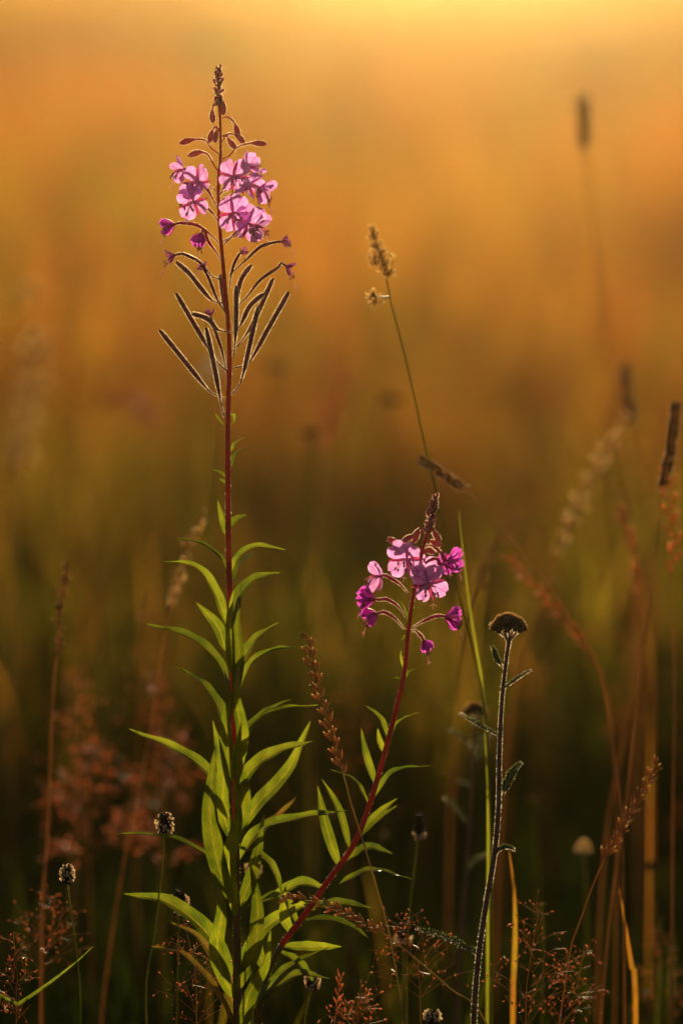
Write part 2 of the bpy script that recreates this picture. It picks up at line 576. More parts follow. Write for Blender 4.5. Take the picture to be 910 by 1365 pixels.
belt(420, 22, -1.2, 0.10, 0.9, 0.9, 0.05, 0.15, 0.0035, 0.4, 3, 'short_grass', 'short dark grass at the feet of the willowherbs', 0.2)
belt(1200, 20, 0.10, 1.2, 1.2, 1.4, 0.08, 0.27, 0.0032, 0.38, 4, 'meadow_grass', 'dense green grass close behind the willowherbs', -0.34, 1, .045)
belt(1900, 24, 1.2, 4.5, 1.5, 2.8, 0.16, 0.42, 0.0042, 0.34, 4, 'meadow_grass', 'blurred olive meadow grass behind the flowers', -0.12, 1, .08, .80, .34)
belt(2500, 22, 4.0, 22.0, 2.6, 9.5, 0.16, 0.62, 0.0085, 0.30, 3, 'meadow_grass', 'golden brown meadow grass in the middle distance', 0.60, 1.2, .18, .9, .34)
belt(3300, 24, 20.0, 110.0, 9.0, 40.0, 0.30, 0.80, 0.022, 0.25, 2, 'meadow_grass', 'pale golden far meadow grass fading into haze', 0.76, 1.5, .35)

# airy reddish bent-grass panicles between the blades, far too many to count
def panicle(mb, base, h, spread, n, L, mi_c=0, mi_s=1, head=0.45, thick=0.0005):
    top = base + Vector((random.uniform(-.06, .06), random.uniform(-.06, .06), 1)) * h
    pts = spline([base, base.lerp(top, .5) + Vector((random.uniform(-.01, .01), 0, 0)), top], 5)
    tube(mb, pts, lerp_list([thick * 1.3, thick * .5], 6), 3, mi_c, False)
    for _ in range(n):
        t = 1 - head * random.random() ** 0.8
        p = base.lerp(top, t)
        r = spread * (1.05 - t) / head * random.uniform(0.15, 1) ** 0.7
        a = random.random() * 6.283
        d = Vector((math.cos(a), math.sin(a), random.uniform(0.2, 0.9)))
        q = p + d.normalized() * r
        add_spikelet(mb, q, d + Vector((0, 0, random.uniform(-.8, .8))), L * random.uniform(0.7, 1.3), 1.0, mi_s)


def panicle_stuff(name, label, n, y0, y1, x0, x1, hmin, hmax, nsp, L, mats):
    mb = MB()
    for _ in range(n):
        y = random.uniform(y0, y1)
        xw = x0 + (x1 - x0) * (y - y0) / (y1 - y0)
        xx = random.uniform(-xw, xw)
        panicle(mb, Vector((xx, y, float(rise(xx, y)))), random.uniform(hmin, hmax), random.uniform(.03, .06), nsp, L)
    o = mb.build(name, mats)
    o['kind'] = 'stuff'
    o['label'] = label
    o['category'] = 'grass'


panicle_stuff('bent_grass', 'hazy russet bent grass seed heads among the near grass', 80, 0.5, 2.4, .7, 1.1, .30, .52, 60, .0042, ['culm_red', 'spk_red'])
panicle_stuff('bent_grass', 'hazy orange bent grass seed heads in the middle distance', 1150, 2.2, 14, 1.5, 6.0, .40, .72, 34, .0075, ['culm_red', 'spk_red'])
panicle_stuff('bent_grass', 'hazy straw seed heads across the far meadow', 1500, 8, 60, 3.5, 22, .5, .85, 22, .02, ['culm_straw', 'spk_straw'])


# ------------------------------------------------------------------ rosebay willowherb parts
def obovate(v):
    return max(0.10, (math.sin(math.pi * min(1.0, 0.10 + 0.84 * v ** 1.25)) ** 0.75)) if v < 0.93 else max(0.10, 0.42)


def petal_mesh(name, L, W, cup, seed, mats):
    """petal along +Y from the origin, upper face +Z, notched rounded tip"""
    rr = random.Random(seed)
    mb = MB()
    n, k = 9, 4
    vs, fs, uv = [], [], []
    ph = rr.random() * 6
    for i in range(n + 1):
        v = i / n
        wv = 0.13 + 0.87 * (math.sin(math.pi * min(1, (v ** 1.15) * 0.80)) ** 1.1)
        if v > 0.8:
            wv *= math.sqrt(max(0.0, 1 - ((v - 0.8) / 0.24) ** 2))
        for j in range(2 * k + 1):
            u = j / k - 1
            y = L * (v - 0.10 * max(0, v - .7) / .3 * (1 - abs(u)) * 1.2)
            z = cup * L * (0.35 * v * v) - 0.10 * L * abs(u) * wv + 0.055 * L * math.sin(7 * v + ph + 3 * u) * v
            vs.append(Vector((u * wv * W / 2, y, z)))
            uv.append((0.5 + u * .5, v))
    m_ = 2 * k + 1
    for i in range(n):
        for j in range(2 * k):
            fs.append((i * m_ + j, i * m_ + j + 1, (i + 1) * m_ + j + 1, (i + 1) * m_ + j))
    mb.add(vs, fs, 0, uv)
    return mb.mesh(name, mats)


def sepal_mesh(L, W, mats):
    mb = MB()
    ribbon(mb, [(0, 0, 0), (0, L * .5, -L * .04), (0, L, L * .10)], W, Vector((0, 0, 1)), lance, 0.5, 0, 7)
    return mb.mesh('sepal', mats)


PETALS = [petal_mesh('petal', 0.0132, 0.0118, 0.5, s, ['petal']) for s in range(5)]
PETALS_D = [petal_mesh('petal', 0.0125, 0.0110, 0.3, s + 9, ['petal_deep']) for s in range(4)]
PETALS_W = [petal_mesh('petal', 0.0095, 0.0050, -0.5, s + 19, ['wilt']) for s in range(4)]
SEPALS = [sepal_mesh(0.0118, 0.0024, ['sepal'])]


def willow_flower(root, ped, face, spread=75, roll=0, size=1.0, kind='open', d=0.0):
    """ped: pixel path from stem to flower centre; face: direction the flower looks; spread: petal angle from the axis"""
    pts = [p if isinstance(p, Vector) else at(p[0], p[1], d + (p[2] if len(p) > 2 else 0)) for p in ped]
    c = pts[-1]
    z = Vector(face).normalized()
    pts = spline(pts[:-1] + [c - z * 0.004 * size, c], 14)
    mb = MB()
    rad = lerp_list([.00048, .00050, .0006, .0010, .0012, .0013, .0011, .0009], 15)
    tube(mb, pts, rad, 7, 0)
    fuzz(mb, pts, rad, 130, 0.0006, .00010)
    fl = mb.build('flower', ['sepal' if kind != 'wilt' else 'pod', 'fuzz'], root)
    B = basis(z).to_4x4()
    base = Matrix.Translation(c) @ B @ Matrix.Rotation(R(roll), 4, 'Z') @ Matrix.Scale(size, 4)
    sp = R(90 - spread)
    pet = {'open': PETALS, 'deep': PETALS_D, 'wilt': PETALS_W}[kind]
    # petals: two upper, two lower; sepals between
    for k, a in enumerate((-40, 40, 132, -132)):
        j = random.uniform(-9, 9)
        mw = base @ Matrix.Rotation(R(a + j), 4, 'Z') @ Matrix.Rotation(sp + R(random.uniform(-12, 12)), 4, 'X') @ Matrix.Rotation(R(random.uniform(-22, 22)), 4, 'Y') @ Matrix.Scale(random.uniform(.88, 1.08), 4)
        place('petal', random.choice(pet), fl, mw)
    if kind != 'wilt':
        for k in range(4):
            mw = base @ Matrix.Translation((0, 0, -.0008)) @ Matrix.Rotation(R(k * 90 + random.uniform(-7, 7)), 4, 'Z') @ Matrix.Rotation(sp * .8 - R(6), 4, 'X')
            place('sepal', SEPALS[0], fl, mw)
    # stamens hang forwards and down
    down = Vector((0, 0, -1))
    ns = 8 if kind != 'wilt' else 4
    for k in range(ns):
        a = random.uniform(-1, 1)
        side = (B.to_3x3() @ Vector((a, random.uniform(-.4, .5), 0)))
        L = 0.0105 * size * random.uniform(.8, 1.15)
        p1 = c + z * L * .5 + side * L * .25
        p2 = c + z * L * .85 + side * L * .45 + down * L * random.uniform(.25, .6)
        m2 = MB()
        pp = spline([c, p1, p2], 5)
        tube(m2, pp, .00022, 3, 0, False)
        add_ball(m2, p2, .0008 * size, 1, 1.5)
        m2.build('stamen', ['filament', 'anther'], fl)
    m2 = MB()
    L = 0.015 * size
    e = c + z * L * .7 + down * L * .75
    tube(m2, spline([c, c + z * L * .5 + down * L * .2, e], 6), .00024, 4, 0, False)
    for k in range(4):
        a = k * 1.57
        dd = (B.to_3x3() @ Vector((math.cos(a), math.sin(a), .5))).normalized()
        tube(m2, spline([e, e + dd * .0014 * size, e + dd * .0022 * size + down * .001 * size], 3), .00025, 3, 0)
    m2.build('style', ['filament'], fl)
    return fl


def bud(root, ped, L=0.011, W=0.0042, d=0.0, name='flower_bud'):
    """pixel path from the stem through the stalk to the bud tip"""
    pts = spline([at(p[0], p[1], d + (p[2] if len(p) > 2 else 0)) for p in ped], 26)
    tot = sum((pts[i + 1] - pts[i]).length for i in range(26))
    acc, rad = 0, []
    for i in range(27):
        if i:
            acc += (pts[i] - pts[i - 1]).length
        rest = tot - acc
        if rest < L:
            x = rest / L
            rad.append(max(.00018, W / 2 * math.sin(math.pi * min(1, .06 + .94 * x) ** .8) ** .8))
        else:
            rad.append(.00045 + .0004 * max(0, 1 - (rest - L) / .012))
    rad = [max(r, .00045) if i < 20 else r for i, r in enumerate(rad)]
    mb = MB()
    tube(mb, pts, rad, 8, 0)
    fuzz(mb, pts[8:], rad[8:], 170 if L > .008 else 30, .0006, .0001)
    return mb.build(name, ['bud', 'fuzz'], root)


def pod(root, pix, d=0.0, r=0.0015, ped=0.22):
    """seed pod: thin stalk then a long even pod; pixel path from stem to tip"""
    pts = spline([at(p[0], p[1], d + (p[2] if len(p) > 2 else 0)) for p in pix], 24)
    rad = []
    for i in range(25):
        v = i / 24
        if v < ped:
            rad.append(.00055)
        else:
            x = (v - ped) / (1 - ped)
            rad.append(.0006 + (r - .0006) * min(1, x * 4) if x < .9 else r * (1 - .35 * (x - .9) / .1))
    mb = MB()
    tube(mb, pts, rad, 8, 0)
    fuzz(mb, pts[int(24 * ped):], rad[int(24 * ped):], 420, .0007, .00011)
    fuzz(mb, pts[:8], rad[:8], 60, .0005, .0001)
    return mb.build('seed_pod', ['pod', 'fuzz'], root)


def leaf(root, pix, width_px=15, d=0.0, roll=35, material='leaf', fold=.3, twist=0.0):
    """pixel path from the stem to the tip; roll tips the upper face towards (+) the viewer"""
    pts = [at(p[0], p[1], d + (p[2] if len(p) > 2 else 0)) for p in pix]
    up = Vector((random.uniform(-.15, .15), -math.sin(R(roll)), math.cos(R(roll))))
    mb = MB()
    ribbon(mb, pts, width_px * PXM(d), up, lance, fold, 0.06, 20, 0, twist, random.randint(0, 9999))
    return mb.build('leaf', [material], root)


def stem_part(root, pix, radii, mats, d=0.0, name='stem', ground=None, split=None, hairs=0, n=70):
    pts = [at(p[0], p[1], d + (p[2] if len(p) > 2 else 0)) for p in pix]
    if ground is not None:
        pts = pts + [pts[-1].lerp(Vector(ground), .5), Vector(ground)]
    pts = spline(pts, n)
    rad = lerp_list(radii, n + 1)
    mb = MB()
    if split:
        k = int(n * split)
        tube(mb, pts[:k + 1], rad[:k + 1], 9, 0)
        tube(mb, pts[k:], rad[k:], 9, 2)
    else:
        tube(mb, pts, rad, 9, 0)
    if hairs:
        fuzz(mb, pts, rad, hairs, .0006, .0001, 1)
    return mb.build(name, mats, root)


# ------------------------------------------------------------------ the tall willowherb
STEM = [(291, 96), (292, 135), (294, 175), (294, 212), (291, 245), (293, 300), (299, 370), (304, 430), (306, 480), (304, 560),
        (304, 650), (305, 740), (308, 850), (312, 960), (314, 1060), (315, 1160), (316, 1260), (317, 1365)]
b0 = at(317, 1365)
base = Vector((b0.x + .004, b0.y - .01, 0))
tall = thing('willowherb', 'tall pink willowherb with opening flower spike, slanting seed pods and long green leaves', 'wildflower', base)
stem_part(tall, STEM, [.0008, .0010, .0013, .0015, .0017, .0018, .0020, .0021, .0023, .0024, .0026, .0028, .0030, .0033, .0034, .0035, .0036, .0037, .004],
          ['stem', 'fuzz', 'stem_low'], ground=(base.x, base.y, -.01), split=.60, hairs=500, n=110)
# closed tip: many tiny buds packed on the axis
for k in range(22):
    t = k / 21
    y = 91 + t * 46
    a = k * 2.4
    w_ = 2.8 + 4.6 * min(1, t * 2.2)
    x = 291.3 + w_ * math.cos(a) * (1.0 if t < .7 else .7)
    dz = w_ * math.sin(a) * .00055
    up_ = 1 if t < .5 else (.2 if t < .75 else -.6)
    bud(tall, [(291.5, y + 4), (x * .5 + 291.5 * .5 + .5 * math.cos(a), y + 2, dz * .6), (x, y - up_ * 3.5 - 2 * (t < .5) + 4 * (t > .7), dz)], .0036 + .002 * t, .0022 + .0008 * t)
for b in ([(292, 137), (285, 140), (283, 150), (284, 164)], [(292, 134), (297, 135), (298, 142), (297, 153)],
          [(293, 174), (287, 169), (283, 175), (279, 190)], [(294, 158), (303, 156), (312, 163), (318, 182)],
          [(294, 206), (283, 199), (273, 187), (258, 186), (240, 191)], [(291, 228), (284, 218), (277, 206), (266, 203), (251, 208)],
          [(296, 212), (306, 207), (317, 196), (334, 191), (355, 192)], [(296, 190), (303, 179), (314, 180), (326, 190)],
          [(296, 182), (302, 181), (306, 188), (314, 198)], [(293, 172, -.004), (288, 178, -.006), (287, 190, -.006)]):
    bud(tall, b, .0125 if len(b) > 4 else .0105, .0046)
# open flowers: pedicel pixels, facing, petal spread, roll, size, kind
FL = [
    ([(288, 256), (275, 243), (262, 232, .004), (246, 226, .006)], (-.85, -.35, -.15), 55, 10, .95, 'open'),
    ([(289, 276), (282, 262, -.004), (276, 252, -.010), (263, 243, -.014)], (-.35, -.75, .25), 74, 6, 1.08, 'open'),
    ([(291, 296), (285, 286, -.006), (275, 276, -.012), (258, 269, -.018)], (-.35, -.85, -.05), 80, 20, 1.10, 'open'),
    ([(292, 262), (298, 250, -.006), (304, 240, -.012), (311, 235, -.016)], (.20, -.9, .15), 78, -12, 1.10, 'open'),
    ([(293, 246), (304, 236, .006), (318, 228, .012), (331, 222, .014)], (.65, .2, .35), 62, 15, 1.0, 'open'),
    ([(293, 258), (306, 252, .002), (320, 248, .004), (332, 246, .004)], (.55, -.6, -.15), 66, 35, 1.0, 'open'),
    ([(293, 268), (312, 258, .006), (332, 248, .010), (346, 250, .010)], (.75, -.2, -.55), 52, 0, 1.0, 'open'),
    ([(294, 300), (300, 294, -.006), (306, 289, -.012), (311, 284, -.016)], (.12, -.95, .05), 82, 8, 1.12, 'open'),
    ([(299, 326), (308, 316, -.004), (318, 306, -.010), (331, 298, -.014)], (.45, -.8, .05), 78, -20, 1.12, 'open'),
    ([(296, 322), (304, 318, .006), (318, 312, .012), (340, 300, .012)], (.7, .3, -.15), 66, 25, 1.0, 'open'),
    ([(294, 326), (280, 312), (262, 300), (240, 297), (233, 299)], (-.93, -.2, -.28), 30, 10, .95, 'deep'),
    ([(296, 350), (288, 336), (278, 322), (269, 311)], (-.35, -.3, -.85), 36, 0, .92, 'deep'),
    ([(306, 384), (308, 368), (312, 352), (321, 337)], (.3, -.4, .3), 24, 0, .62, 'wilt'),
]
for ped, face, spd, roll, size, kind in FL:
    willow_flower(tall, ped, face, spd, roll, size, kind)
# withered flowers at the ends of curved young pods
for ped, face, size in (([(305, 367), (326, 348), (347, 329), (366, 323), (374, 322)], (.95, -.2, .1), .85),
                        ([(299, 373), (283, 368), (266, 349), (244, 338), (234, 340)], (-.9, -.2, -.25), .9),
                        ([(302, 419), (290, 400), (279, 372), (272, 360)], (-.5, -.2, .8), .75),
                        ([(311, 411), (327, 398), (347, 373), (370, 357), (380, 354)], (.75, -.2, -.55), .9),
                        ([(302, 497), (296, 468, -.01), (285, 436, -.014), (281, 422, -.014)], (-.3, -.2, .85), .72)):
    fl = willow_flower(tall, ped, face, 28, random.uniform(0, 90), size, 'wilt')
for p, dd in (([(299, 531), (290, 527), (278, 520), (246, 481), (213, 440)], 0), ([(304, 495), (291, 484), (277, 462), (256, 427), (235, 391)], -.01),
          ([(300, 557), (296, 545), (286, 490), (275, 437)], -.02), ([(307, 443), (290, 439), (277, 425), (256, 418)], -.015),
          ([(303, 430), (301, 416), (297, 390), (294, 366)], .01), ([(312, 440), (315, 405), (321, 374), (335, 353)], .012),
          ([(311, 475), (313, 462), (315, 420), (315, 381)], -.018), ([(309, 442), (320, 434), (333, 408), (352, 391)], -.006),
          ([(310, 466), (320, 457), (335, 435), (349, 405), (364, 371)], .012), ([(311, 491), (322, 488), (333, 482), (358, 437), (385, 389)], 0),
          ([(309, 525), (316, 518), (323, 503), (334, 455), (344, 409)], -.014), ([(304, 404), (286, 402), (272, 389), (252, 364), (235, 349)], .006)):
    pod(tall, p, dd if not isinstance(dd, int) else 0.0, .00175)
# bracts and leaves; (path, width px, roll, depth)
for p, w_, rl in (([(299, 568), (292, 560), (286, 550)], 5, 10), ([(307, 556), (312, 552), (312, 562), (309, 566)], 4, 30), ([(308, 602), (313, 591), (327, 583)], 5, 20),
                  ([(308, 622), (313, 606), (326, 597)], 5, 30), ([(302, 637), (294, 630), (282, 626)], 5, 30), ([(302, 645), (297, 641), (292, 638)], 5, 50),
                  ([(300, 712), (296, 692), (290, 666)], 8, 70), ([(306, 703), (315, 692), (329, 686)], 10, 45)):
    leaf(tall, p, w_, 0, rl)
LV = [
    ([(303, 768), (294, 745), (268, 725), (231, 718)], 12, 25), ([(308, 764), (316, 745), (340, 729), (381, 733)], 12, 30), ([(309, 776, .02), (315, 755, .03), (330, 742, .04), (349, 733, .05)], 10, 30),
    ([(303, 835), (288, 792), (262, 757), (218, 748)], 15, 35), ([(310, 822), (317, 795), (340, 771), (373, 763)], 16, 40), ([(301, 868), (290, 835), (262, 803)], 16, 60),
    ([(304, 905), (285, 875), (250, 848), (193, 832)], 17, 38), ([(314, 908), (322, 880), (342, 850), (371, 830)], 16, 50), ([(316, 925), (332, 890), (362, 868), (411, 862)], 17, 42),
    ([(306, 980), (293, 945), (270, 912), (235, 889)], 18, 42), ([(316, 1015), (332, 975), (368, 948), (424, 940)], 19, 36), ([(318, 1000, .02), (335, 970, .03), (358, 948, .04), (388, 932, .05)], 15, 36),
    ([(307, 1078), (280, 1032), (238, 1000), (172, 972)], 19, 42), ([(315, 1070), (332, 1030), (368, 1003), (418, 988)], 21, 48), ([(318, 1110, .015), (345, 1070, .03), (385, 1025, .05), (414, 960, .06)], 20, 70),
    ([(316, 1150), (345, 1108), (400, 1090), (463, 1081)], 21, 42), ([(318, 1140, .03), (345, 1110, .04), (375, 1085, .06), (397, 1060, .07)], 16, 40),
    ([(307, 1188), (275, 1142), (222, 1116), (150, 1111)], 17, 30), ([(309, 1300), (280, 1248), (225, 1203), (165, 1192)], 24, 48), ([(318, 1130), (345, 1140), (365, 1160), (376, 1190)], 16, 30),
    ([(308, 1200, -.01), (290, 1150, -.03), (280, 1080, -.04), (287, 995, -.04)], 26, 85), ([(309, 1120, -.01), (297, 1080, -.03), (298, 1030, -.04), (284, 960, -.03)], 20, 80),
    ([(314, 930, -.008), (319, 880, -.03), (316, 830, -.045), (322, 775, -.04)], 17, 85), ([(311, 900, -.008), (308, 860, -.03), (307, 820, -.04), (312, 782, -.04)], 14, 85),
    ([(314, 1040, -.01), (322, 980, -.03), (314, 930, -.05), (318, 880, -.05)], 18, 85), ([(312, 1040, -.01), (302, 980, -.035), (307, 930, -.05), (300, 895, -.05)], 19, 82),
    ([(315, 1130, -.01), (325, 1070, -.03), (316, 1010, -.05), (322, 960, -.06)], 19, 85), ([(314, 1220, -.01), (305, 1150, -.03), (318, 1090, -.05), (312, 1040, -.06)], 20, 82),
    ([(318, 1210, 0), (335, 1170, -.02), (345, 1130, -.03), (352, 1085, -.03)], 18, 80), ([(317, 1290, 0), (350, 1240, .01), (395, 1210, .02), (432, 1200, .02)], 20, 45),
    ([(316, 1320, -.01), (340, 1260, -.03), (343, 1200, -.04), (333, 1150, -.05)], 22, 80), ([(310, 1330, -.01), (290, 1270, -.03), (296, 1210, -.05), (286, 1165, -.05)], 22, 82),
    ([(311, 1365, 0), (280, 1310, -.02), (240, 1270, -.03), (200, 1262, -.03)], 20, 40), ([(317, 1380, 0), (350, 1330, -.01), (395, 1300, 0), (440, 1305, .01)], 20, 45),
    ([(316, 1360, .02), (300, 1300, .04), (265, 1250, .06), (228, 1230, .07)], 18, 50), ([(318, 1400, -.01), (330, 1330, -.03), (352, 1285, -.04), (360, 1240, -.05)], 20, 80),
]
for i, (p, w_, rl) in enumerate(LV):
    leaf(tall, p, w_ * .95, 0, (rl - 22 if rl < 60 else rl - 12) + random.uniform(-10, 10), 'leaf_old' if i in (16, 32, 34) else 'leaf', random.uniform(.3, .75), random.uniform(-.6, .6))

# ------------------------------------------------------------------ the shorter willowherb
S2 = [(580, 664), (575, 690), (565, 725), (556, 765), (548, 810), (543, 850), (538, 900), (524, 960), (508, 1020), (490, 1080), (470, 1128), (440, 1170), (404, 1222), (374, 1262), (352, 1310), (345, 1365)]
d2 = .012
b1 = at(345, 1365, d2)
base2 = Vector((b1.x - .004, b1.y, 0))
short = thing('willowherb', 'shorter bending pink willowherb with red stem beside the dry grass spike', 'wildflower', base2)
stem_part(short, S2, [.0011, .0014, .0016, .0018, .002, .0021, .0023, .0024, .0026, .0027, .0028, .0029, .003], ['stem', 'fuzz', 'stem_low'], d2, ground=(base2.x, base2.y, -.01), split=.55, hairs=300, n=90)
for k in range(24):
    t = k / 23
    y = 661 + t * 46
    cx = 580.5 - t * 10
    a = k * 2.4
    w_ = 2.4 + 5.2 * min(1, t * 2)
    x = cx + w_ * math.cos(a)
    dz = w_ * math.sin(a) * .00055
    u_ = 1 if t < .55 else -.3
    bud(short, [(cx, y + 5), (x * .6 + cx * .4, y + 2, dz * .6), (x, y - 4 * u_, dz)], .0040 + .0022 * t, .0024 + .0009 * t, d2)
for b in ([(566, 708), (551, 712), (540, 719), (530, 723), (516, 718)], [(569, 703), (557, 706), (549, 714), (536, 722)], [(553, 750), (549, 734), (543, 728), (534, 727), (526, 731)],
          [(567, 706), (560, 704), (556, 712), (551, 723)], [(571, 700), (576, 704), (580, 712), (586, 721)], [(566, 722), (573, 721), (580, 724), (588, 727)],
          [(563, 738), (568, 734), (573, 734), (579, 737)]):
    bud(short, b, .0105, .0046, d2)
for ped, face, spd, roll, size, kind in [
    ([(556, 766), (551, 757, -.006), (547, 750, -.012), (542, 745, -.016)], (-.2, -.95, .1), 82, 6, 1.18, 'open'),
    ([(556, 768), (560, 764, .006), (563, 761, .012), (563, 759, .014)], (.15, .7, .5), 72, 20, 1.0, 'open'),
    ([(553, 784), (558, 783, -.008), (564, 781, -.014), (571, 778, -.018)], (.22, -.95, -.02), 84, 15, 1.18, 'open'),
    ([(544, 791), (533, 779), (521, 771), (506, 768)], (-.9, -.4, -.05), 68, 5, 1.08, 'open'),
    ([(542, 824), (530, 808), (516, 799), (500, 799)], (-.95, -.15, .05), 26, 0, 1.15, 'deep'),
    ([(539, 839), (527, 825), (515, 817), (503, 818)], (-.85, -.2, -.25), 30, 30, 1.0, 'deep'),
    ([(562, 726), (576, 728), (588, 738), (597, 747)], (.75, -.35, -.1), 48, 0, .95, 'deep'),
    ([(555, 765), (570, 748), (582, 745), (590, 752)], (.5, .6, .0), 60, 20, .8, 'deep'),
    ([(547, 838), (560, 830), (575, 823), (593, 822)], (.93, -.2, -.12), 34, 0, 1.15, 'deep'),
    ([(549, 842), (553, 840), (559, 846), (564, 853)], (.45, -.2, -.85), 24, 0, .8, 'deep'),
]:
    willow_flower(short, ped, face, spd, roll, size, kind, d2)
for p, w_, rl in (([(541, 903), (545, 896), (557, 891)], 6, 40), ([(537, 890), (534, 878), (534, 866)], 4, 60), ([(536, 912), (532, 905), (524, 904)], 6, 30), ([(546, 845), (540, 848), (534, 856)], 4, 40),
                  ([(549, 808), (553, 810), (557, 811)], 5, 40), ([(544, 832), (539, 812), (532, 800)], 4, 60),
                  ([(521, 980), (533, 962), (557, 950)], 9, 35), ([(518, 985), (508, 958), (487, 940)], 8, 50), ([(501, 1047), (489, 1008), (481, 970)], 11, 80), ([(513, 1005), (505, 985), (503, 970)], 9, 80),
                  ([(499, 1062), (525, 1030), (573, 1021)], 12, 40), ([(490, 1070), (472, 1040), (441, 1026)], 10, 40), ([(480, 1112), (503, 1085), (529, 1064)], 11, 60), ([(480, 1116, .02), (505, 1092, .03), (529, 1074, .04)], 11, 50),
                  ([(452, 1155), (434, 1100), (423, 1047)], 16, 85), ([(466, 1132), (452, 1080), (429, 1038)], 11, 75), ([(464, 1146), (490, 1129), (523, 1138)], 14, 45), ([(452, 1178), (495, 1160), (548, 1172)], 15, 42),
                  ([(412, 1215), (450, 1205), (496, 1211)], 16, 42), ([(403, 1227), (440, 1226), (470, 1236), (492, 1251)], 14, 40), ([(398, 1236), (372, 1195), (320, 1213)], 17, 50), ([(430, 1185), (400, 1178), (345, 1205)], 18, 55),
                  ([(376, 1262), (420, 1262), (455, 1262)], 16, 50), ([(372, 1268), (400, 1285), (420, 1312)], 15, 40), ([(390, 1245), (378, 1220), (380, 1180)], 16, 80), ([(360, 1300), (345, 1270), (347, 1235)], 16, 80), ([(352, 1320), (385, 1290), (440, 1262)], 15, 50)):
    leaf(short, p, w_ * .92, d2, (rl - 22 if rl < 60 else rl - 12) + random.uniform(-10, 10), 'leaf', random.uniform(.3, .75), random.uniform(-.6, .6))


# ------------------------------------------------------------------ yarrow
def yarrow(label, stem, head, hw, leaves, d, detail=True, ground_dx=0.0):
    pts = path_px(stem, d)
    g = Vector((pts[-1].x + ground_dx, pts[-1].y, -.01))
    root = thing('yarrow', label, 'wildflower', (g.x, g.y, 0))
    pts = spline(pts + [pts[-1].lerp(g, .5), g], 60)
    rad = lerp_list([.0013, .0017, .0019, .0021, .0024, .0028], 61)
    mb = MB()
    tube(mb, pts, rad, 8, 0)
    fuzz(mb, pts, rad, 1300 if detail else 120, .0009 if detail else .0004, .00011, 1, .3)
    mb.build('stem', ['ystem', 'fuzz'], root)
    c = at(head[0], head[1], d)
    s = PXM(d)
    rx = hw * s
    # branchlets fan from the stem top to the dome
    top = pts[0]
    for k in range(9):
        mb = MB()
        a = k * 2.4
        rr = rx * .8 * math.sqrt((k + .5) / 9)
        e = c + Vector((math.cos(a) * rr, math.sin(a) * rr, -.004 + .001 * k % .003))
        bp = spline([top - Vector((0, 0, .002 * (k % 4))), top.lerp(e, .5) + Vector((math.cos(a), math.sin(a), 0)) * rr * .15, e], 6)
        tube(mb, bp, .0006, 5, 0)
        fuzz(mb, bp, .0006, 50 if detail else 8, .0008, .0001, 1, .3)
        mb.build('branchlet', ['ystem', 'fuzz'], root)
    me1 = MB()
    # one dry floret head: a little cup with a fringed top
    for i in range(7):
        a = i * 2 * math.pi / 7
        add_spikelet(me1, Vector((math.cos(a) * .0003, math.sin(a) * .0003, 0)), Vector((math.cos(a) * .35, math.sin(a) * .35, 1)), .0042, 1.0, 0, a)
    add_ball(me1, Vector((0, 0, .0025)), .0015, 0, 1.1)
    for i in range(9):
        a = random.random() * 6.28
        q = Vector((math.cos(a) * .0010, math.sin(a) * .0010, .0036))
        add_spikelet(me1, q, Vector((math.cos(a) * .5, math.sin(a) * .5, 1)), .0014, .8, 1)
    fm = me1.mesh('floret', ['yhead', 'yrim'])
    nf = 110 if detail else 40
    for k in range(nf):
        a = k * 2.39996
        q = math.sqrt((k + .5) / nf)
        rr = rx * q
        z = rx * (1.05 * math.sqrt(max(0, 1 - q * q * .95)) - .45)
        n = Vector((math.cos(a) * q * .9, math.sin(a) * q * .9, .75 - .4 * q)).normalized()
        mw = Matrix.Translation(c + Vector((math.cos(a) * rr, math.sin(a) * rr, z)) - n * .003) @ basis(n).to_4x4() @ Matrix.Rotation(random.random() * 6, 4, 'Z') @ Matrix.Scale(random.uniform(.85, 1.2), 4)
        place('floret', fm, root, mw)
    for lp, w_ in leaves:
        lp = [at(p[0], p[1], d) for p in lp]
        feather(root, lp, w_ * s, detail)
    return root


def feather(root, path, wd, detail=True):
    """narrow pinnate leaf: a rachis with many short upswept lobes on either side"""
    n = 30 if detail else 20
    pts = spline(path, n)
    fr = frames(pts)
    mb = MB()
    tube(mb, pts, lerp_list([.0008, .0006, .0003], n + 1), 5, 0)
    fuzz(mb, pts, .0006, 120 if detail else 20, .0009, .0001, 1, .3)
    for i in range(3, n):
        t = fr[i][0]
        v = i / n
        L = wd * (.35 + .65 * math.sin(math.pi * min(1, .12 + v * .86))) * .5
        N_ = Vector((0, -.55, .85))
        S = t.cross(N_).normalized()
        N_ = S.cross(t).normalized()
        for sd in (-1, 1):
            for q in range(3):
                dr = (S * sd * random.uniform(.6, 1) + N_ * random.uniform(.1, 1.0) + t * random.uniform(.3, .9)).normalized()
                add_spikelet(mb, pts[i], dr, L * random.uniform(.9, 1.5), .75, 0)
    return mb.build('leaf', ['yleaf', 'fuzz'], root)


